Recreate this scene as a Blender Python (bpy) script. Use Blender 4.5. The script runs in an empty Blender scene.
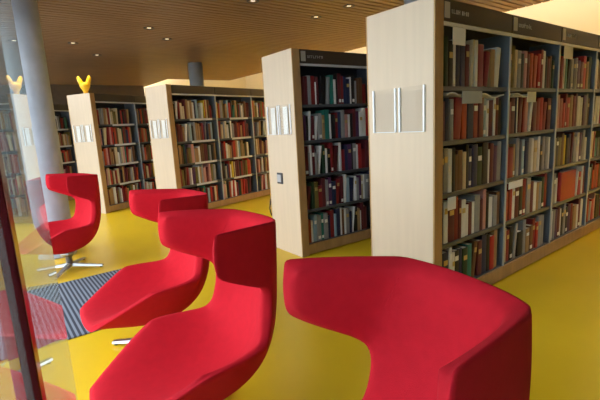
import bpy, bmesh, math, random
from mathutils import Vector, Matrix
from mathutils.bvhtree import BVHTree

random.seed(11)
scene = bpy.context.scene
COL = scene.collection
PI = math.pi

# ------------------------------------------------------------------ materials
def nodes_of(name):
    m = bpy.data.materials.new(name)
    m.use_nodes = True
    nt = m.node_tree
    return m, nt, nt.nodes['Principled BSDF']

def plain(name, col, rough=.5, metal=0., spec=.5, bump=0., bscale=60., vary=0., vscale=8., stretch=None):
    m, nt, p = nodes_of(name)
    p.inputs['Base Color'].default_value = (*col, 1)
    p.inputs['Roughness'].default_value = rough
    p.inputs['Metallic'].default_value = metal
    p.inputs['Specular IOR Level'].default_value = spec
    tc = nt.nodes.new('ShaderNodeTexCoord')
    mp = nt.nodes.new('ShaderNodeMapping')
    if stretch: mp.inputs['Scale'].default_value = stretch
    nt.links.new(tc.outputs['Object'], mp.inputs['Vector'])
    if vary:
        n = nt.nodes.new('ShaderNodeTexNoise')
        n.inputs['Scale'].default_value = vscale
        n.inputs['Detail'].default_value = 5
        r = nt.nodes.new('ShaderNodeValToRGB')
        r.color_ramp.elements[0].position = .3
        r.color_ramp.elements[1].position = .7
        r.color_ramp.elements[0].color = (*[c * (1 - vary) for c in col], 1)
        r.color_ramp.elements[1].color = (*[min(1, c * (1 + vary)) for c in col], 1)
        nt.links.new(mp.outputs[0], n.inputs['Vector'])
        nt.links.new(n.outputs['Fac'], r.inputs['Fac'])
        nt.links.new(r.outputs['Color'], p.inputs['Base Color'])
    if bump:
        n = nt.nodes.new('ShaderNodeTexNoise')
        n.inputs['Scale'].default_value = bscale
        n.inputs['Detail'].default_value = 3
        b = nt.nodes.new('ShaderNodeBump')
        b.inputs['Strength'].default_value = bump
        b.inputs['Distance'].default_value = .002
        nt.links.new(mp.outputs[0], n.inputs['Vector'])
        nt.links.new(n.outputs['Fac'], b.inputs['Height'])
        nt.links.new(b.outputs['Normal'], p.inputs['Normal'])
    return m

def emitter(name, col, s):
    m, nt, p = nodes_of(name)
    p.inputs['Base Color'].default_value = (*col, 1)
    p.inputs['Emission Color'].default_value = (*col, 1)
    p.inputs['Emission Strength'].default_value = s
    return m

def glass(name, ior, tint=(1, 1, 1), haze=0.):
    """a thin pane: Fresnel reflection over clear transmission, on the face that is struck first"""
    m = bpy.data.materials.new(name); m.use_nodes = True
    nt = m.node_tree; nt.nodes.clear()
    out = nt.nodes.new('ShaderNodeOutputMaterial')
    mix = nt.nodes.new('ShaderNodeMixShader')
    tr = nt.nodes.new('ShaderNodeBsdfTransparent'); tr.inputs['Color'].default_value = (*tint, 1)
    gl = nt.nodes.new('ShaderNodeBsdfGlossy'); gl.inputs['Roughness'].default_value = .0
    fr = nt.nodes.new('ShaderNodeFresnel'); fr.inputs['IOR'].default_value = ior
    ge = nt.nodes.new('ShaderNodeNewGeometry')
    inv = nt.nodes.new('ShaderNodeMath'); inv.operation = 'SUBTRACT'; inv.inputs[0].default_value = 1
    mul = nt.nodes.new('ShaderNodeMath'); mul.operation = 'MULTIPLY'
    nt.links.new(ge.outputs['Backfacing'], inv.inputs[1])
    nt.links.new(inv.outputs[0], mul.inputs[0]); nt.links.new(fr.outputs[0], mul.inputs[1])
    nt.links.new(mul.outputs[0], mix.inputs[0])
    nt.links.new(tr.outputs[0], mix.inputs[1]); nt.links.new(gl.outputs[0], mix.inputs[2])
    last = mix
    if haze:  # white veil painted over the pane to imitate reflected haze
        df = nt.nodes.new('ShaderNodeBsdfDiffuse'); df.inputs['Color'].default_value = (.9, .95, .95, 1)
        tl = nt.nodes.new('ShaderNodeBsdfTranslucent'); tl.inputs['Color'].default_value = (.9, .95, .95, 1)
        m1 = nt.nodes.new('ShaderNodeMixShader'); m2 = nt.nodes.new('ShaderNodeMixShader'); m2.inputs[0].default_value = haze
        nt.links.new(df.outputs[0], m1.inputs[1]); nt.links.new(tl.outputs[0], m1.inputs[2])
        nt.links.new(mix.outputs[0], m2.inputs[1]); nt.links.new(m1.outputs[0], m2.inputs[2])
        last = m2
    nt.links.new(last.outputs[0], out.inputs['Surface'])
    return m

M = {}
M['red'] = plain('red wool', (.47, .008, .019), .85, spec=.15, bump=.35, bscale=420, vary=.05, vscale=30)
M['seam'] = plain('red seam thread', (.50, .008, .02), .85, spec=.2)
M['alu'] = plain('polished aluminium', (.42, .43, .44), .32, metal=1., vary=.03)
M['glide'] = plain('black glide', (.02, .02, .02), .5)
M['floor'] = plain('yellow linoleum', (.72, .475, .013), .30, spec=.4, vary=.05, vscale=1.3)
M['birch'] = plain('pale birch veneer', (.63, .505, .375), .45, spec=.3, vary=.03, vscale=3.5, stretch=(7, 7, .5))
M['oak'] = plain('oiled oak edge', (.42, .25, .105), .5, spec=.3, vary=.12, vscale=5, stretch=(4, 4, 1))
M['steel'] = plain('dark shelf steel', (.10, .11, .125), .42, metal=.35, spec=.5)
M['upright'] = plain('blue grey steel', (.16, .195, .25), .38, metal=.35, spec=.6)
M['backing'] = plain('dark blue grey back panel', (.035, .042, .055), .6)
M['strip'] = plain('pale label strip', (.62, .64, .66), .35)
M['strip2'] = plain('pale blue grey edge', (.40, .45, .52), .35, metal=.2)
M['sign'] = plain('dark brown sign board', (.048, .034, .024), .5)
M['signplate'] = plain('pale sign plate', (.45, .42, .36), .5)
M['ink'] = plain('pale lettering', (.42, .41, .40), .5)
M['acrylic'] = glass('clear acrylic', 1.12, (.97, .97, .97))
M['acrylicedge'] = plain('frosted acrylic edge', (.88, .92, .98), .25, spec=.6)
M['leaflet'] = plain('faded leaflet paper', (.80, .79, .76), .6, vary=.05, vscale=18)
M['slat'] = plain('ceiling timber', (.205, .120, .066), .5, spec=.3, vary=.16, vscale=3, stretch=(.6, 9, 9))
M['void'] = plain('dark ceiling void', (.025, .018, .012), .9)
M['plaster'] = plain('cream plaster', (.82, .74, .58), .8, bump=.1)
M['darkwall'] = plain('dark brown wall panelling', (.075, .05, .032), .6, vary=.1)
M['concrete'] = plain('pale concrete column', (.40, .45, .53), .6, vary=.10, vscale=5, bump=.3, bscale=30)
M['columndark'] = plain('grey painted column', (.28, .30, .305), .55, vary=.05)
M['glass'] = glass('partition glass', 2.1, (.80, .88, .88), .055)
M['window'] = glass('window glass', 1.06, (.97, .99, .99))
M['post_tint'] = plain('dark metal with reflected red', (.14, .010, .016), .2, metal=.6, spec=.7)  # red of the mirrored chairs is put into the metal's own colour
M['frame'] = plain('dark window frame', (.05, .05, .052), .4, metal=.4)
M['ground'] = plain('pale paving', (.72, .72, .70), .85, vary=.05, vscale=.6)
M['yellow'] = plain('yellow lacquer', (.90, .50, .01), .3, spec=.5)
M['bulb'] = emitter('lamp glow', (1, .88, .66), 1.6)
M['trim'] = plain('dark lamp ring', (.03, .026, .022), .45)
M['socketframe'] = plain('dark socket frame', (.05, .05, .06), .45)
M['socketface'] = plain('grey socket face', (.42, .42, .46), .4)
M['page'] = plain('book page edges', (.72, .66, .53), .8, vary=.06, vscale=90)
M['paper'] = plain('white paper', (.80, .82, .86), .6)
M['placard'] = plain('blue grey card', (.42, .50, .58), .5)
M['cable'] = plain('black rubber cable', (.015, .015, .015), .5)
M['gold'] = plain('gold spine title', (.55, .40, .14), .4, metal=.4)
M['stickerwhite'] = plain('white spine sticker', (.80, .80, .77), .6)

def mat_mat():
    m, nt, p = nodes_of('striped entrance mat')
    p.inputs['Roughness'].default_value = .9
    tc = nt.nodes.new('ShaderNodeTexCoord')
    w = nt.nodes.new('ShaderNodeTexWave'); w.bands_direction = 'X'
    w.inputs['Scale'].default_value = 9.5; w.inputs['Distortion'].default_value = .1
    r = nt.nodes.new('ShaderNodeValToRGB')
    r.color_ramp.elements[0].position = .40; r.color_ramp.elements[1].position = .62
    r.color_ramp.elements[0].color = (.028, .034, .055, 1)
    r.color_ramp.elements[1].color = (.19, .22, .28, 1)
    nt.links.new(tc.outputs['Object'], w.inputs['Vector'])
    nt.links.new(w.outputs['Fac'], r.inputs['Fac'])
    nt.links.new(r.outputs['Color'], p.inputs['Base Color'])
    return m
M['mat'] = mat_mat()

BOOK = {  # colour name -> base colour
 'dark red': (.22, .016, .020), 'maroon': (.115, .018, .026), 'red': (.42, .022, .02), 'orange red': (.42, .065, .025),
 'navy blue': (.018, .026, .085), 'black': (.014, .014, .017), 'dark green': (.018, .050, .026), 'grey': (.27, .28, .30),
 'cream': (.56, .47, .31), 'white': (.70, .71, .72), 'brown': (.13, .060, .028), 'tan': (.36, .22, .10),
 'yellow': (.66, .48, .04), 'teal': (.02, .17, .14), 'pale blue': (.28, .42, .55), 'purple': (.085, .028, .10),
 'olive': (.17, .14, .04), 'pink': (.52, .26, .25)}
BM = {k: plain(k + ' book cloth', v, .5, spec=.4, bump=.15, bscale=300, vary=.06, vscale=25) for k, v in BOOK.items()}

# ------------------------------------------------------------------ mesh helpers
def new_bm(): return bmesh.new()

def box(bm, x0, x1, y0, y1, z0, z1, mi=0, bev=0.):
    vs = [bm.verts.new(c) for c in ((x0, y0, z0), (x1, y0, z0), (x1, y1, z0), (x0, y1, z0),
                                    (x0, y0, z1), (x1, y0, z1), (x1, y1, z1), (x0, y1, z1))]
    fs = [bm.faces.new([vs[i] for i in f]) for f in
          ((3, 2, 1, 0), (4, 5, 6, 7), (0, 1, 5, 4), (1, 2, 6, 5), (2, 3, 7, 6), (3, 0, 4, 7))]
    for f in fs: f.material_index = mi
    if bev:
        es = list({e for f in fs for e in f.edges})
        r = bmesh.ops.bevel(bm, geom=es, offset=bev, segments=2, affect='EDGES', profile=.5)
        for f in r['faces']: f.material_index = mi
    return vs

def lathe(bm, prof, cx=0, cy=0, n=32, mi=0, cap=True):
    rings = []
    for r, z in prof:
        rings.append([bm.verts.new((cx + r * math.cos(2 * PI * k / n), cy + r * math.sin(2 * PI * k / n), z)) for k in range(n)])
    for a, b in zip(rings, rings[1:]):
        for k in range(n):
            f = bm.faces.new((a[k], a[(k + 1) % n], b[(k + 1) % n], b[k])); f.smooth = True; f.material_index = mi
    if cap:
        f = bm.faces.new(list(reversed(rings[0]))); f.material_index = mi
        f = bm.faces.new(rings[-1]); f.material_index = mi

def tube(bm, pts, rad, n=10, mi=0):
    pts = [Vector(p) for p in pts]
    rads = rad if isinstance(rad, (list, tuple)) else [rad] * len(pts)
    rings = []
    for i, p in enumerate(pts):
        t = (pts[min(i + 1, len(pts) - 1)] - pts[max(i - 1, 0)]).normalized()
        up = Vector((0, 0, 1)) if abs(t.z) < .9 else Vector((1, 0, 0))
        a = t.cross(up).normalized(); b = a.cross(t)
        rings.append([bm.verts.new(p + rads[i] * (a * math.cos(2 * PI * k / n) + b * math.sin(2 * PI * k / n))) for k in range(n)])
    for r0, r1 in zip(rings, rings[1:]):
        for k in range(n):
            f = bm.faces.new((r0[k], r0[(k + 1) % n], r1[(k + 1) % n], r1[k])); f.smooth = True; f.material_index = mi
    f = bm.faces.new(list(reversed(rings[0]))); f.material_index = mi
    f = bm.faces.new(rings[-1]); f.material_index = mi

def obj(name, bm, mats, parent=None, loc=None, rot=None):
    bmesh.ops.recalc_face_normals(bm, faces=bm.faces[:])
    me = bpy.data.meshes.new(name)
    bm.to_mesh(me); bm.free()
    if not isinstance(mats, (list, tuple)): mats = [mats]
    for m in mats: me.materials.append(m)
    o = bpy.data.objects.new(name, me); COL.objects.link(o)
    if parent is not None: o.parent = parent
    if loc is not None: o.location = loc
    if rot is not None: o.rotation_euler = rot
    return o

def part(name, b, m, parent, bev=0.):
    bm = new_bm(); box(bm, *b, bev=bev)
    return obj(name, bm, m, parent)

def tag(o, label, cat, group=None, kind=None):
    o['label'] = label; o['category'] = cat
    if group: o['group'] = group
    if kind: o['kind'] = kind
    return o

def empty(name, loc, rz, label, cat, group=None):
    o = bpy.data.objects.new(name, None); COL.objects.link(o)
    o.location = loc; o.rotation_euler = (0, 0, rz); o.empty_display_size = .1
    return tag(o, label, cat, group)

def struct(name, bm, mats, loc=None, rot=None):
    o = obj(name, bm, mats, None, loc, rot); o['kind'] = 'structure'; return o

def copy_tree(o, parent=None):
    c = o.copy(); COL.objects.link(c)
    if parent is not None: c.parent = parent
    for ch in list(o.children): copy_tree(ch, c)
    return c

# ------------------------------------------------------------------ camera
F, PAN, PITCH, ROLL, EYE = 413.29, .9234, .179, -.0553, 1.3676
fw = Vector((math.cos(PAN) * math.cos(PITCH), math.sin(PAN) * math.cos(PITCH), -math.sin(PITCH)))
r0 = Vector((math.sin(PAN), -math.cos(PAN), 0)); u0 = r0.cross(fw)
Rv = r0 * math.cos(ROLL) + u0 * math.sin(ROLL)
Uv = -r0 * math.sin(ROLL) + u0 * math.cos(ROLL)
cam = bpy.data.cameras.new('camera')
cam.sensor_width = 36; cam.lens = F / 600 * 36; cam.clip_start = .01; cam.clip_end = 200
co = bpy.data.objects.new('camera', cam); COL.objects.link(co)
mw = Matrix((Rv, Uv, -fw)).transposed().to_4x4(); mw.translation = (0, 0, EYE)
co.matrix_world = mw
scene.camera = co

# ------------------------------------------------------------------ room shell
CEIL = 2.90
XL, XR, Y0, Y1 = -.50, 10.4, -3.2, 17.5        # facade, far right wall, wall behind the camera, far wall
EDGE_X = 6.68                                  # where the slatted ceiling stops and the lit recess begins
UP = 3.75
bm = new_bm(); box(bm, XL - .2, XR + .2, Y0 - .2, Y1 + .2, -.2, 0)
struct('floor', bm, M['floor'])
# slatted timber ceiling: slats run along X below a dark board
bm = new_bm()
def xr(y): return EDGE_X if y < 12.2 else 4.65
y = Y0
while y < Y1 - .05:
    box(bm, XL, xr(y), y, y + .084, CEIL, CEIL + .03)
    y += .112
box(bm, XL, EDGE_X, Y0, 12.2, CEIL + .06, CEIL + .20, mi=1)
box(bm, XL, 4.65, 12.2, Y1, CEIL + .06, CEIL + .20, mi=1)
struct('ceiling', bm, [M['slat'], M['void']])
bm = new_bm(); box(bm, XL, XR + .2, Y0 - .2, Y1 + .2, UP, UP + .15)
struct('ceiling_recess', bm, M['plaster'])
bm = new_bm(); box(bm, XR, XR + .2, Y0, Y1, 0, UP); struct('wall_right', bm, M['plaster'])
bm = new_bm(); box(bm, XL, 4.65, Y1, Y1 + .2, 0, CEIL + .2, mi=0); box(bm, 4.65, XR + .2, Y1, Y1 + .2, 0, UP, mi=1)
box(bm, XL, 4.65, Y1, Y1 + .2, CEIL + .2, UP, mi=1)
struct('wall_far', bm, [M['darkwall'], M['plaster']])
bm = new_bm(); box(bm, XL - .2, XR + .2, Y0 - .2, Y0, 0, UP); struct('wall_back', bm, M['darkwall'])
bm = new_bm(); box(bm, XL, 4.5, 14.0, 14.2, 0, CEIL); struct('wall_partition', bm, M['darkwall'])
# glazed facade on the left
bm = new_bm(); box(bm, XL - .2, XL, Y0 - .2, Y1 + .2, CEIL, UP + .1); struct('wall_left', bm, M['darkwall'])
WY = -.7                                      # windows begin here; unseen solid wall behind the camera added to block light
bm = new_bm(); box(bm, XL - .2, XL, Y0 - .2, WY, 0, CEIL); struct('wall_left_light_stop', bm, M['darkwall'])
nwin = 8; wl = (Y1 - WY) / nwin
for i in range(nwin):
    a, b = WY + i * wl, WY + (i + 1) * wl
    bm = new_bm(); box(bm, XL - .10, XL - .09, a + .04, b - .04, .08, CEIL - .04)
    w = struct('window_%d' % (i + 1), bm, M['window'])
    bm = new_bm()
    for c in ((a, a + .04, 0, CEIL), (b - .04, b, 0, CEIL)): box(bm, XL - .14, XL - .05, c[0], c[1], c[2], c[3])
    box(bm, XL - .14, XL - .05, a + .04, b - .04, 0, .08); box(bm, XL - .14, XL - .05, a + .04, b - .04, CEIL - .04, CEIL)
    obj('window_frame', bm, M['frame'], w)
bm = new_bm(); box(bm, XL - 60, XL - .2, -60, 60, -.25, -.05); struct('ground', bm, M['ground'])
# skirting on the plastered walls
bm = new_bm(); box(bm, XR - .015, XR, Y0, Y1, 0, .1); struct('baseboard_right', bm, M['oak'])
bm = new_bm(); box(bm, XL, XR - .02, Y0, Y0 + .015, 0, .1); struct('baseboard_back', bm, M['oak'])

# round columns
def column(name, x, y, r, h, m, label):
    bm = new_bm()
    lathe(bm, [(r + .008, 0), (r + .008, .02), (r, .022), (r, h * .25), (r, h * .5), (r, h * .75), (r, h)], n=48)
    o = obj(name, bm, m, None, (x, y, 0)); tag(o, label, 'column')
    return o
column('column', .548, 5.58, .194, CEIL, M['concrete'], 'thick pale concrete column rising to the ceiling behind the swivel chair farthest away')
column('column', 4.22, 9.3, .165, CEIL, M['columndark'], 'grey round column standing behind the bookcase third from the right')
column('column', 4.02, 3.0, .14, CEIL, M['columndark'], 'grey round column just showing over the top of the nearest bookcase end')

# ------------------------------------------------------------------ glass partition beside the camera
PH, DG = math.radians(81.75), .08
gv = Vector((math.cos(PH), math.sin(PH), 0)); gn = Vector((math.sin(PH), -math.cos(PH), 0))
gp = empty('glass_partition', -gn * (DG + .006), PH, 'tall clear glass partition with a slim dark post at the left edge of the picture', 'glass partition')
bm = new_bm(); box(bm, -1.2, 1.47, -.006, .006, .03, CEIL)
obj('pane', bm, M['glass'], gp)
bm = new_bm(); box(bm, .600, .640, -.0145, .0135, .0, CEIL, bev=.002)
obj('post', bm, M['post_tint'], gp)
bm = new_bm(); box(bm, -1.2, 1.47, -.010, .010, 0, .03)
obj('floor_channel', bm, M['alu'], gp)

# ------------------------------------------------------------------ entrance mat
bm = new_bm(); box(bm, -.66, .62, -.65, .65, 0, .012, bev=.004)
tag(obj('entrance_mat', bm, M['mat'], None, (.36, 3.75, 0), (0, 0, 0)), 'dark grey striped entrance mat on the yellow floor between the red chairs', 'mat')

# ------------------------------------------------------------------ the red swivel chair
# the seat shell: rows run from the front lip of the seat up the back to the top of the headrest,
# columns from the centre line to the rim; rows 6-8 carry two more columns for the wings
INNER = [
 [(.425, 0, .325), (.42, .10, .328), (.405, .178, .336)],
 [(.27, 0, .315), (.27, .135, .335), (.26, .248, .412)],
 [(.09, 0, .31), (.09, .15, .335), (.092, .300, .500)],
 [(-.07, 0, .325), (-.06, .15, .355), (-.055, .282, .490)],
 [(-.215, 0, .39), (-.20, .135, .41), (-.170, .245, .490)],
 [(-.275, 0, .56), (-.258, .125, .56), (-.195, .222, .59)],
 [(-.305, 0, .715), (-.285, .12, .715), (-.218, .214, .728), (-.10, .242, .785), (.0, .262, .852)],
 [(-.320, 0, .84), (-.300, .11, .84), (-.250, .192, .845), (-.105, .235, .88), (.004, .262, .92)],
 [(-.330, 0, .945), (-.322, .095, .947), (-.285, .168, .952), (-.13, .228, .968), (-.005, .260, .978)],
]
OUTER = [
 [(.430, 0, .285), (.425, .11, .29), (.415, .20, .312)],
 [(.24, 0, .225), (.25, .15, .245), (.265, .268, .395)],
 [(.10, 0, .178), (.10, .15, .20), (.095, .326, .486)],
 [(-.09, 0, .175), (-.09, .15, .20), (-.075, .308, .475)],
 [(-.27, 0, .255), (-.255, .15, .285), (-.205, .272, .475)],
 [(-.37, 0, .46), (-.345, .150, .48), (-.245, .252, .575)],
 [(-.39, 0, .695), (-.360, .155, .695), (-.255, .250, .705), (-.115, .282, .765), (.012, .310, .835)],
 [(-.390, 0, .84), (-.368, .145, .84), (-.295, .236, .845), (-.125, .285, .88), (.018, .314, .92)],
 [(-.385, 0, .968), (-.37, .118, .972), (-.328, .205, .980), (-.145, .272, .996), (.006, .310, 1.004)],
]
def chair_shell():
    bm = new_bm()
    cl = bm.edges.layers.float.new('crease_edge')
    vl = bm.verts.layers.float.new('crease_vert')
    def sheet(G):
        V = {}
        for i, row in enumerate(G):
            for j, p in enumerate(row):
                V[i, j] = bm.verts.new(p)
                if j: V[i, -j] = bm.verts.new((p[0], -p[1], p[2]))
        return V
    A, B = sheet(INNER), sheet(OUTER)
    cells = [(i, j) for i in range(8) for j in range(-4, 4) if (abs(j) <= 2 and abs(j + 1) <= 2) or i >= 6]
    edges = {}
    for i, j in cells:
        q = [(i, j), (i, j + 1), (i + 1, j + 1), (i + 1, j)]
        bm.faces.new([A[k] for k in q])
        bm.faces.new([B[k] for k in reversed(q)])
        for a, b in zip(q, q[1:] + q[:1]):
            edges[(a, b)] = 1
    for (a, b) in list(edges):
        if (b, a) not in edges:
            bm.faces.new([A[b], A[a], B[a], B[b]])
            for S, w in ((A, .22), (B, .80)):
                e = bm.edges.get((S[a], S[b]))
                if e: e[cl] = w
    for S in (A, B):                                      # corners of the outline
        for k, w in (((0, 2), .5), ((2, 2), .62), ((4, 2), .6), ((6, 2), .45), ((6, 4), .3), ((8, 4), .45)):
            for sg in (1, -1): S[k[0], k[1] * sg][vl] = w
    for S, w in ((A, .30), (B, .40)):                     # the fold between back and wing
        for i in (6, 7):
            for s in (2, -2):
                e = bm.edges.get((S[i, s], S[i + 1, s]))
                if e: e[cl] = w
    bmesh.ops.recalc_face_normals(bm, faces=bm.faces[:])
    me = bpy.data.meshes.new('cage'); bm.to_mesh(me); bm.free()
    o = bpy.data.objects.new('cage', me); COL.objects.link(o)
    md = o.modifiers.new('s', 'SUBSURF'); md.levels = 3; md.render_levels = 3
    dg = bpy.context.evaluated_depsgraph_get()
    ev = bpy.data.meshes.new_from_object(o.evaluated_get(dg))
    bpy.data.objects.remove(o)
    ev.name = 'seat_shell'
    for p in ev.polygons: p.use_smooth = True
    ev.materials.append(M['red'])
    return ev

SHELL = chair_shell()
tree = BVHTree.FromPolygons([v.co for v in SHELL.vertices], [p.vertices[:] for p in SHELL.polygons])
def seam_bm(pts):
    """a fine welt lying on the upholstery"""
    out = []
    n = 14
    for a, b in zip(pts, pts[1:]):
        for k in range(n):
            p = Vector(a).lerp(Vector(b), k / n)
            q, nn, _, _ = tree.find_nearest(p)
            out.append(q)
    bm = new_bm(); tube(bm, out, .0011, n=6)
    return bm

def make_chair(label):
    t = empty('swivel_chair', (0, 0, 0), 0, label, 'chair', 'red swivel lounge chairs')
    s = bpy.data.objects.new('seat_shell', SHELL); COL.objects.link(s); s.parent = t
    for sg in (1, -1):
        obj('seam', seam_bm([(INNER[i][2][0], sg * INNER[i][2][1], INNER[i][2][2] - (.015 if i == 8 else 0)) for i in (7, 8)]), M['seam'], s)
    bm = new_bm(); lathe(bm, [(.032, .055), (.032, .135), (.045, .14), (.045, .150), (.075, .158), (.075, .20)], n=28)
    obj('pedestal', bm, M['alu'], t)
    bm = new_bm(); lathe(bm, [(.030, .030), (.046, .034), (.046, .062), (.034, .070)], n=28)
    hub = obj('base_hub', bm, M['alu'], t)
    for k in range(4):
        a = PI / 4 + k * PI / 2 + .03
        bm = new_bm()
        prev = None
        for d, w, zt, zb in ((.03, .028, .066, .036), (.12, .027, .052, .030), (.24, .024, .036, .020), (.335, .019, .026, .012)):
            c = Vector((math.cos(a) * d, math.sin(a) * d, 0)); n = Vector((-math.sin(a), math.cos(a), 0))
            ring = [bm.verts.new(c + n * x + Vector((0, 0, z))) for x, z in ((-w, zb), (w, zb), (w * .72, zt), (-w * .72, zt))]
            if prev:
                for i in range(4): bm.faces.new((prev[i], prev[(i + 1) % 4], ring[(i + 1) % 4], ring[i]))
            else: bm.faces.new(list(reversed(ring)))
            prev = ring
        bm.faces.new(prev)
        leg = obj('leg', bm, M['alu'], t)
        bm = new_bm(); lathe(bm, [(.014, 0.0), (.014, .013)], math.cos(a) * .315, math.sin(a) * .315, n=14)
        obj('glide', bm, M['glide'], leg)
    return t

chairs = [
 (.565, .613, 2.932, 'red high-winged lounge chair closest to the viewer, cut off at the lower right'),
 (.618, 1.628, 3.123, 'red winged swivel chair second closest, between the nearest one and the mat'),
 (.748, 2.581, 3.124, 'red winged swivel chair whose seat juts over the striped entrance mat'),
 (.569, 4.852, 3.317, 'small-looking farthest red swivel chair on a star base in front of the concrete column')]
proto = None
for x, y_, a, lb in chairs:
    if proto is None:
        proto = make_chair(lb); c = proto
    else:
        c = copy_tree(proto); c['label'] = lb
    c.location = (x, y_, 0)
    c.rotation_euler = (0, 0, a)
# keep the four-star feet turned alike in the room: the seats swivel above them

# ------------------------------------------------------------------ bookcases
BAY, TP, DEP, HC = .898, .091, .576, 2.10
LEVELS = [.125, .485, .845, 1.205, 1.565]
SIGN0 = 1.965
def letters(bm, x, z, h, n, rng):
    """one worn, unreadable word: letter strokes joined along a faint base line"""
    x0 = x
    for _ in range(n):
        w = h * rng.choice((.35, .45, .55, .5))
        hh = h * rng.choice((1, .7, .7, .72))
        box(bm, x, x + h * .13, -.0045, -.002, z, z + hh)
        if rng.random() < .6: box(bm, x + w - h * .13, x + w, -.0045, -.002, z, z + h * .7)
        zz = z + rng.choice((0, .56, .3)) * h
        box(bm, x, x + w, -.0044, -.002, zz, zz + h * .13)
        x += w + h * .22
    return x + h * .45

def bookcase(x, y, a, nb, label, strips, signs, BAY, holders, socket=False, group='free-standing library bookcases'):
    rng = random.Random(int(x * 100))
    t = empty('bookcase', (x, y, 0), a, label, 'bookcase', group)
    L = 2 * TP + nb * BAY
    for c in (0, L - TP):
        e = part('end_panel', (c, c + TP, .012, DEP - .012, 0, HC), M['birch'], t, .002)
        for s0, s1 in ((0, .012), (DEP - .012, DEP)):
            tr = part('edge_trim', (c, c + TP, s0, s1, 0, HC), M['oak'], e, .002)
            tr['label'] = 'brown oak front edge'
    part('top_panel', (TP, L - TP, .02, DEP - .02, HC - .03, HC - .003), M['birch'], t)
    part('back_panel', (TP, L - TP, DEP / 2 - .012, DEP / 2 + .012, .11, HC - .03), M['backing'], t)
    part('plinth', (TP, L - TP, .006, .03, .012, .118), M['oak'], t, .002)
    part('plinth', (TP, L - TP, DEP - .03, DEP - .006, .012, .118), M['oak'], t, .002)
    for i in range(nb + 1):
        cx = TP + i * BAY
        w0, w1 = (cx - .009, cx + .009)
        if i == 0: w0, w1 = cx, cx + .014
        if i == nb: w0, w1 = cx - .014, cx
        up = part('upright', (w0, w1, .022, DEP - .022, .118, SIGN0), M['upright'], t)
        if 0 < i < nb:
            ue = part('upright_edge', (cx - .012, cx + .012, .015, .022, .118, SIGN0 - .022), M['strip2'], up)
            ue['label'] = 'pale front edge of the upright'
    for i in range(nb):
        c0, c1 = TP + i * BAY + .016, TP + (i + 1) * BAY - .016
        for k, z in enumerate(LEVELS):
            bm = new_bm()
            box(bm, c0, c1, .03, DEP / 2 - .013, z - .012, z)
            box(bm, c0, c1, .024, .03, z - .028, z + .002)
            box(bm, c0, c1, DEP / 2 + .013, DEP - .03, z - .012, z)
            box(bm, c0, c1, DEP - .03, DEP - .024, z - .028, z + .002)
            sh = obj('shelf', bm, M['steel'], t)
            if strips and k:
                f0 = c0 + BAY * rng.uniform(.28, .36)
                st = part('label_strip', (f0, f0 + BAY * rng.uniform(.5, .6), .020, .0245, z - .030, z + .004), M['strip'], sh)
                st['label'] = 'pale strip on the shelf edge'
        # canopy rail and sign board over the bay
        part('canopy_rail', (c0 - .015, c1 + .015, .016, .032, SIGN0 - .022, SIGN0), M['strip'], t)
        b = part('sign_board', (c0 - .012, c1 + .012, .010, .028, SIGN0 + .002, HC - .004), M['sign'], t, .002)
        if signs:
            part('sign_plate', (c0 + .005, c0 + .062, .007, .0105, SIGN0 + .02, HC - .02), M['signplate'], b)
            xx = c0 + .085
            for nl in rng.choice(((5, 4), (9,), (4, 4), (8,))):
                bm = new_bm(); xx = letters(bm, xx, SIGN0 + .052, .036, nl, rng)
                lt = obj('lettering', bm, M['ink'], b); lt.location = (0, .0125, 0)
    for s0, s1, z0, z1 in holders:
        h = empty('leaflet_holder', (0, 0, 0), 0, '', '')
        for k in ('label', 'category'): del h[k]
        h.parent = t
        bm = new_bm(); box(bm, -.006, -.0005, s0, s1, z0, z1); box(bm, -.014, -.011, s0 + .012, s1 - .012, z0, z1 - .03)
        obj('acrylic_sleeve', bm, M['acrylic'], h)
        bm = new_bm()
        for sa in (s0, s1 - .012): box(bm, -.014, -.0005, sa, sa + .012, z0, z1, bev=.002)
        box(bm, -.014, -.0005, s0 + .012, s1 - .012, z0, z0 + .004)
        obj('acrylic_edge', bm, M['acrylicedge'], h)
        if 'wide' in label or socket or strips:
            sm = (s0 + s1) / 2
            bm = new_bm(); box(bm, -.0095, -.0065, sm - .055, sm + .03, z0 + .006, z1 - .02)
            lf = obj('leaflet', bm, M['leaflet'], h); lf['label'] = 'pale leaflet'
        h['label'] = 'clear acrylic leaflet holder with frosted edges'
    if socket:
        s = part('power_socket', (-.012, -.0002, .29, .395, .755, .875), M['socketframe'], t, .004)
        bm = new_bm(); tube(bm, [(.004, DEP + .004, .56), (-.004, DEP + .012, .50), (-.010, DEP + .018, .45), (-.004, DEP + .012, .40), (.004, DEP + .004, .36)], .008)
        obj('power_cable', bm, M['cable'], t)
        part('socket_face', (-.016, -.0115, .315, .385, .775, .855), M['socketface'], s, .002)
    return t

HOLD = [(.305, .515, 1.28, 1.58), (.07, .28, 1.28, 1.58)]
CASES = [(2.323, 1.6009, 0, 4, 'nearest and largest bookcase at the right with a plain pale birch end', False, True, .898),
         (2.5043, 3.3158, -.0405, 4, 'second bookcase from the right with a small dark power socket on its birch end', False, True, 1.02),
         (2.405, 6.43, .2678, 4, 'third bookcase from the right, in front of a grey column', True, False, .898),
         (1.6117, 7.8794, .4924, 4, 'fourth bookcase from the right carrying a yellow ornament on top', True, False, .898),
         (-.35, 8.75, .72, 4, 'far bookcase half hidden behind the concrete column at the left', True, False, .898)]
for i, (x, y_, a, nb, lb, st, sg, bw) in enumerate(CASES):
    bookcase(x, y_, a, nb, lb, st, sg, bw, HOLD if i < 4 else [], socket=(i == 1))

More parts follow.
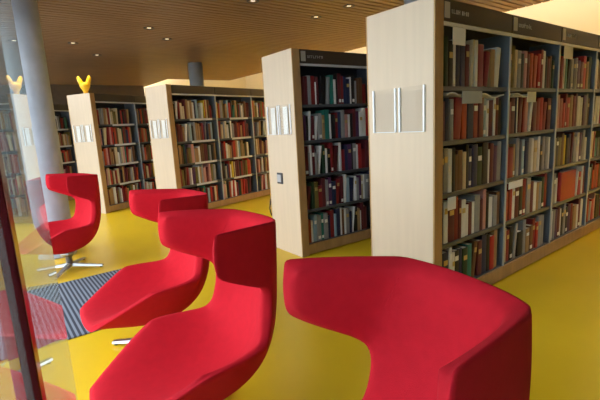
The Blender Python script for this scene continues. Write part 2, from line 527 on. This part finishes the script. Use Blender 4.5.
# ------------------------------------------------------------------ books
def book_geo(bm, t, d, h, X=Matrix(), mi=0, pages=None):
    """hard cover: two boards and a rounded spine at y=0; returns page block box"""
    b = .003
    def bx(*c):
        vs = box(bm, *c, mi=mi); bmesh.ops.transform(bm, matrix=X, verts=vs)
    bx(0, b, .006, d, 0, h); bx(t - b, t, .006, d, 0, h)
    prof = [(0, .007), (.0, .004), (t * .2, .001), (t * .5, 0), (t * .8, .001), (t, .004), (t, .007)]
    lo = [bm.verts.new(X @ Vector((px, py, 0))) for px, py in prof]
    hi = [bm.verts.new(X @ Vector((px, py, h))) for px, py in prof]
    n = len(prof)
    for k in range(n):
        f = bm.faces.new((lo[k], lo[(k + 1) % n], hi[(k + 1) % n], hi[k])); f.material_index = mi
    f = bm.faces.new(list(reversed(lo))); f.material_index = mi
    f = bm.faces.new(hi); f.material_index = mi
    pg = (b, t - b, .0075, d - .006, .004, h - .004)
    if pages is not None:
        vs = box(bm, *pg, mi=pages); bmesh.ops.transform(bm, matrix=X, verts=vs)
    return pg

ORD = ['first', 'second', 'third', 'fourth', 'fifth', 'sixth', 'seventh', 'eighth', 'ninth', 'tenth', 'eleventh', 'twelfth',
       'thirteenth', 'fourteenth', 'fifteenth', 'sixteenth', 'seventeenth', 'eighteenth', 'nineteenth', 'twentieth',
       'twenty-first', 'twenty-second', 'twenty-third', 'twenty-fourth', 'twenty-fifth', 'twenty-sixth', 'twenty-seventh']
SH = ['bottom', 'second lowest', 'middle', 'second highest', 'top']
AB = dict(r='dark red', m='maroon', R='red', o='orange red', n='navy blue', k='black', g='dark green', y='grey', c='cream',
          w='white', b='brown', t='tan', Y='yellow', T='teal', p='pale blue', v='purple', O='olive', P='pink')
CODE = {v: k for k, v in AB.items()}
nbooks = 0
TOPS = {}
def place_row(case, ci, bay, lev, seq, tmean, hmean, where, lean_end, rng, clear=None):
    global nbooks
    x, y_, a = case[:3]
    BAY = case[7]
    c = TP + bay * BAY + .020
    end = TP + (bay + 1) * BAY - .020
    z = LEVELS[lev] + .0022
    ca, sa = math.cos(a), math.sin(a)
    i = 0
    hmax = .337
    prev_h = .25
    while True:
        col = AB[seq[i]] if i < len(seq) else AB[rng.choice('rmwrnkybwgtRcvymwy')]
        t = max(.022, rng.gauss(tmean, tmean * .22))
        if i < len(seq) and col in ('white', 'cream') and tmean > .04: t *= .62
        h = min(.284 if (ci, lev) == (0, 3) and bay < 2 else hmax - .02, max(.19, rng.gauss(hmean, .026)))
        d = rng.uniform(.15, .19)
        s = rng.uniform(.030, .038)
        lean = 0.
        if rng.random() < lean_end: lean = rng.uniform(.05, .15)
        wide = t * math.cos(lean) + (h * math.sin(lean) if lean else 0)
        if c + wide > end - .012 or (i >= len(seq) and rng.random() < .04 and c > end - .14): break
        if clear and clear[0] - .005 < c + wide and c < clear[1]:
            c = clear[1] + .01
            if c + wide > end - .03: break
        bm = new_bm(); pg = book_geo(bm, t, d, h)
        o = obj('book', bm, BM[col])
        part('page_block', pg, M['page'], o)
        u = rng.random()
        if u < .30 and t > .028:
            zz = h * rng.uniform(.62, .72)
            bmx = new_bm(); box(bmx, t * .16, t * .84, -.0006, .004, zz, zz + h * .13)
            tp = obj('title_panel', bmx, M['gold'] if u < .2 else M['stickerwhite'], o)
            tp['label'] = 'gold title panel on the spine' if u < .2 else 'pale title panel on the spine'
        if   .28 < u < .42 and t > .026:
            bmx = new_bm(); box(bmx, t * .18, t * .82, -.0006, .004, .018, .018 + .032)
            sk = obj('shelf_mark', bmx, M['stickerwhite'], o); sk['label'] = 'white shelf mark sticker'
        # a leaning book stands on its lower right edge, its top against the right-hand neighbour
        if lean:
            lx, lz = c, z + t * math.sin(lean)
        else:
            lx, lz = c, z
        o.location = (x + lx * ca - s * sa, y_ + lx * sa + s * ca, lz)
        o.rotation_euler = (0, lean, a)
        th = 'thick ' if t > tmean * 1.25 else ('thin ' if t < tmean * .72 else '')
        tag(o, '%s%s book, %s from left, %s shelf, %s' % (th, col, ORD[i], SH[lev], where), 'book',
            'books in the nearest bookcase' if ci == 0 else 'books in the second bookcase')
        nbooks += 1
        TOPS.setdefault((ci, bay, lev), []).append((c, c + wide, lz + h * math.cos(lean)))
        c += wide + .0012
        i += 1

NEAR = {  # colours of each shelf, read off the photograph, lowest shelf first
 0: ['rnwwkngTbmnk', 'nwmrmwwmwymPk', 'nywkbbcknngkwmv', 'mnyronrmpwmwmk', 'ggkwnnmcwrrt'],
 1: ['PcrkykytbrR', 'orRwmkrym', 'Rrtynpnyw', 'rmnwmrPwmrR', 'kOcykPmooRr'],
 2: ['mwyvmwkyk', 'kywwR', 'OkObYknm', 'cPrRrRtr', 'rrwTkyn']}
rngb = random.Random(5)
for bay in range(3):
    where = '%s bay, nearest bookcase' % ORD[bay]
    for lev in range(5):
        cl = (2.10, 2.50) if (bay, lev) == (2, 1) else None
        place_row(CASES[0], 0, bay, lev, NEAR[bay][lev], .0575, .285, where, .07, rngb, cl)
for lev, seq in enumerate(['owpyTynrpnwbwynwktw', 'mgOrmyvnrmwpnwyvcwy', 'mywmywgwkrmwrnvkyw', 'vkwmwytTwkrnyPwkmv', 'mmyrwmkyTwkmrnnwky']):
    place_row(CASES[1], 1, 0, lev, seq, .042, .282, 'second bookcase', .16, rngb)
print('individual books', nbooks)

# all the smaller, farther books: one uncountable mass
bm = new_bm()
keys = list(BOOK)
mats = [BM[k] for k in keys] + [M['page']]
wts = {'dark red': 3, 'maroon': 3, 'grey': 2.2, 'cream': 2.2, 'white': 2.2, 'brown': 2.5, 'tan': 2.2, 'black': 1.6, 'navy blue': 1.2,
       'red': 1.4, 'dark green': 1, 'olive': 1.2, 'orange red': .8, 'pink': 1, 'teal': .5, 'yellow': .4, 'pale blue': .6, 'purple': .5}
rngs = random.Random(3)
def fill(case, bays, tm, hm, w):
    x, y_, a = case[:3]; BAY = case[7]
    base = Matrix.Translation((x, y_, 0)) @ Matrix.Rotation(a, 4, 'Z')
    ks = list(w); ws = [w[k] for k in ks]
    for bay in bays:
        for lev in range(5):
            c = TP + bay * BAY + .02; end = TP + (bay + 1) * BAY - .02
            stop = end - rngs.uniform(.0, .10)
            while True:
                t = max(.018, rngs.gauss(tm, tm * .25)); h = min(.31, max(.18, rngs.gauss(hm, .03)))
                lean = rngs.uniform(.03, .12) if rngs.random() < .15 else 0
                wd = t + h * math.sin(lean)
                if c + wd > stop: break
                X = base @ Matrix.Translation((c, rngs.uniform(.036, .05), LEVELS[lev] + .0022 + t * math.sin(lean))) @ Matrix.Rotation(lean, 4, 'Y')
                k = rngs.choices(ks, ws)[0]
                book_geo(bm, t, rngs.uniform(.14, .18), h, X, keys.index(k), len(keys))
                c += wd + .002
fill(CASES[0], [3], .06, .265, dict(wts, cream=.3, white=.8))
fill(CASES[1], [1], .046, .255, wts)
fill(CASES[2], [0, 1, 2, 3], .038, .278, wts)
fill(CASES[3], [0, 1, 2], .038, .278, dict(wts, brown=4, tan=3, navy=0) if False else dict(wts, brown=4, tan=3))
fill(CASES[4], [0, 1, 2, 3], .042, .25, dict(wts, black=4))
tag(obj('books', bm, mats), 'rows of many small mixed books filling the bookcases farther away', 'books', None, 'stuff')

# ------------------------------------------------------------------ loose things on the near bookcase and on top
cx0, cy0 = CASES[0][0], CASES[0][1]
def near(c, s, z): return (cx0 + c, cy0 + s, z)
def card_stand(c, z, w, h, m, label):
    t = empty('shelf_card', near(c, .018, z), 0, label, 'label holder', 'cards clipped to the shelves')
    bm = new_bm(); box(bm, 0, w, 0, .003, -h, 0, bev=.0008); obj('card', bm, m, t)
    bm = new_bm(); box(bm, .01, w - .01, .003, .007, -.02, 0); obj('clip', bm, M['steel'], t)
def sheet_on_books(c, z, w, d, label):
    bm = new_bm(); n = 10
    top = []
    for i in range(n + 1):
        u = i / n
        zz = .010 * math.sin(u * PI * 2.2) + .006 * math.sin(u * 9)
        top.append([bm.verts.new((u * w, v * d, zz + .004 * v)) for v in (0, .5, 1)])
    for i in range(n):
        for j in range(2): bm.faces.new((top[i][j], top[i + 1][j], top[i + 1][j + 1], top[i][j + 1]))
    r = bmesh.ops.extrude_face_region(bm, geom=bm.faces[:])
    bmesh.ops.translate(bm, vec=(0, 0, .009), verts=[v for v in r['geom'] if isinstance(v, bmesh.types.BMVert)])
    tag(obj('paper_sheets', bm, M['paper'], None, near(c, .020, z)), label, 'papers', 'papers lying on top of the books')

def row_top(bay, lev, c0, c1): return max([z for a, b, z in TOPS[0, bay, lev] if b > c0 and a < c1])
for bay, lev, c0, w_, lb in ((0, 3, .16, .34, 'white papers lying on the books, left half of second highest shelf, nearest bookcase'),
                             (0, 3, .56, .36, 'white papers lying on the books, right half of second highest shelf, nearest bookcase'),
                             (1, 3, 1.06, .34, 'white papers lying on books, second highest shelf, second bay, nearest bookcase')):
    sheet_on_books(c0, row_top(bay, lev, c0, c0 + w_) + .008, w_, .15, lb)
for c0, z, w_, h_, m, lb in (
    (.34, 1.536, .26, .085, M['placard'], 'blue grey card hanging below the top shelf, first bay, nearest bookcase'),
    (.22, 1.942, .15, .11, M['paper'], 'white card hanging below the first dark sign of the nearest bookcase'),
    (.18, .816, .10, .09, M['paper'], 'white card hanging below the middle shelf, first bay, nearest bookcase'),
    (1.04, .816, .24, .06, M['paper'], 'white card hanging below the middle shelf, second bay, nearest bookcase'),
    (1.30, 1.536, .16, .085, M['stickerwhite'], 'pale card hanging below the top shelf, second bay, nearest bookcase'),
    (1.98, 1.942, .20, .11, M['stickerwhite'], 'pale card hanging below the third dark sign of the nearest bookcase')):
    card_stand(c0, z, w_, h_, m, lb)
bm = new_bm(); pg = book_geo(bm, .034, .36, .285)
o = obj('book', bm, BM['red'], None, near(2.12, .066, LEVELS[1] + .0022), (0, 0, -PI / 2))
part('page_block', pg, M['page'], o)
tag(o, 'large red book displayed face out, second lowest shelf, third bay, nearest bookcase', 'book', 'books in the nearest bookcase')

# yellow ornament with two ears on the fourth bookcase
ca, sa = math.cos(.4924), math.sin(.4924)
bx_, by_ = 1.6117 + .12 * ca - .23 * sa, 7.8794 + .12 * sa + .23 * ca
orn = empty('ornament', (bx_, by_, HC), .0, 'bright yellow ornament with two raised ears standing on top of a bookcase', 'ornament')
bm = new_bm(); lathe(bm, [(.040, 0), (.044, .006), (.036, .02), (.040, .05), (.062, .09), (.084, .13), (.086, .165), (.066, .195), (.02, .208)], n=28)
obj('body', bm, M['yellow'], orn)
for sg in (-1, 1):
    bm = new_bm()
    d = Vector((r0.x, r0.y, 0)) * sg
    tube(bm, [d * .045 + Vector((0, 0, .16)), d * .068 + Vector((0, 0, .21)), d * .088 + Vector((0, 0, .255)), d * .094 + Vector((0, 0, .285)), d * .088 + Vector((0, 0, .308))],
         [.042, .038, .034, .026, .008], n=14)
    obj('ear', bm, M['yellow'], orn)

# ------------------------------------------------------------------ ceiling downlights
spots = [(1.476, 7.906, 'left one of the far pair over the striped mat side'), (2.047, 8.895, 'second of the far pair, nearer the yellow ornament'),
         (2.247, 6.436, 'left one of the middle pair, ahead of the third bookcase'), (2.745, 7.058, 'right one of the middle pair, ahead of the third bookcase'),
         (2.932, 4.612, 'brightest one at the top edge of the picture'), (4.199, 4.229, 'nearer one of the pair above the second bookcase'),
         (4.154, 4.865, 'farther one of the pair above the second bookcase')]
spots.append((3.7, -.2, 'added out of view to brighten the nearest bookcase'))  # extra unseen lamp, added to light the nearest shelves
for x, y_, lb in spots:
    t = empty('downlight', (x, y_, CEIL), 0, 'round ceiling downlight, ' + lb, 'ceiling light', 'recessed ceiling downlights')
    bm = new_bm(); lathe(bm, [(.052, -.004), (.075, -.010), (.080, -.004), (.080, .02), (.048, .02), (.044, .004)], n=28, cap=False)
    bm.verts.ensure_lookup_table()
    obj('ring', bm, M['trim'], t)
    bm = new_bm(); lathe(bm, [(.018, -.003), (.030, -.001), (.030, .02)], n=24); obj('lamp_glow', bm, M['bulb'], t)
    l = bpy.data.lights.new('downlight_beam', 'SPOT'); l.energy = 110 if y_ < 0 else 45; l.spot_size = 1.9; l.spot_blend = .9; l.shadow_soft_size = .05
    l.color = (1, .97, .94) if y_ < 0 else (1, .92, .80)
    lo = bpy.data.objects.new('downlight_beam', l); COL.objects.link(lo); lo.location = (x, y_, CEIL - .03)

# ------------------------------------------------------------------ light
def area(name, loc, rot, sx, sy, e, col):
    l = bpy.data.lights.new(name, 'AREA'); l.shape = 'RECTANGLE'; l.size = sx; l.size_y = sy; l.energy = e; l.color = col
    o = bpy.data.objects.new(name, l); COL.objects.link(o); o.location = loc; o.rotation_euler = rot
    return o
# cove lamps above the edge of the slatted ceiling wash the recess
area('cove_lamp', (EDGE_X + .12, (Y0 + 12.2) / 2, CEIL + .12), (PI, 0, 0), .10, 12.5, 1100, (1, .94, .80))
area('cove_lamp', (4.65 + .12, 14.8, CEIL + .12), (PI, 0, 0), .10, 4.4, 400, (1, .94, .80))
sun = bpy.data.lights.new('overcast_daylight', 'SUN'); sun.energy = 2.2; sun.angle = math.radians(70); sun.color = (.93, .97, 1)
so = bpy.data.objects.new('overcast_daylight', sun); COL.objects.link(so)
dv = Vector((math.cos(math.radians(-22)), math.sin(math.radians(-22)), -math.tan(math.radians(32)))).normalized()
so.rotation_euler = dv.to_track_quat('-Z', 'Y').to_euler()
so.location = (-8, 3, 5)
w = bpy.data.worlds.new('overcast'); scene.world = w; w.use_nodes = True
bg = w.node_tree.nodes['Background']
bg.inputs['Color'].default_value = (.86, .93, 1, 1); bg.inputs['Strength'].default_value = 3.4

vs = scene.view_settings
vs.view_transform = 'Standard'; vs.look = 'None'; vs.gamma = 1; vs.use_curve_mapping = False
vs.exposure = .12
scene.cycles.max_bounces = 10
scene.cycles.transparent_max_bounces = 16
scene.cycles.use_denoising = True
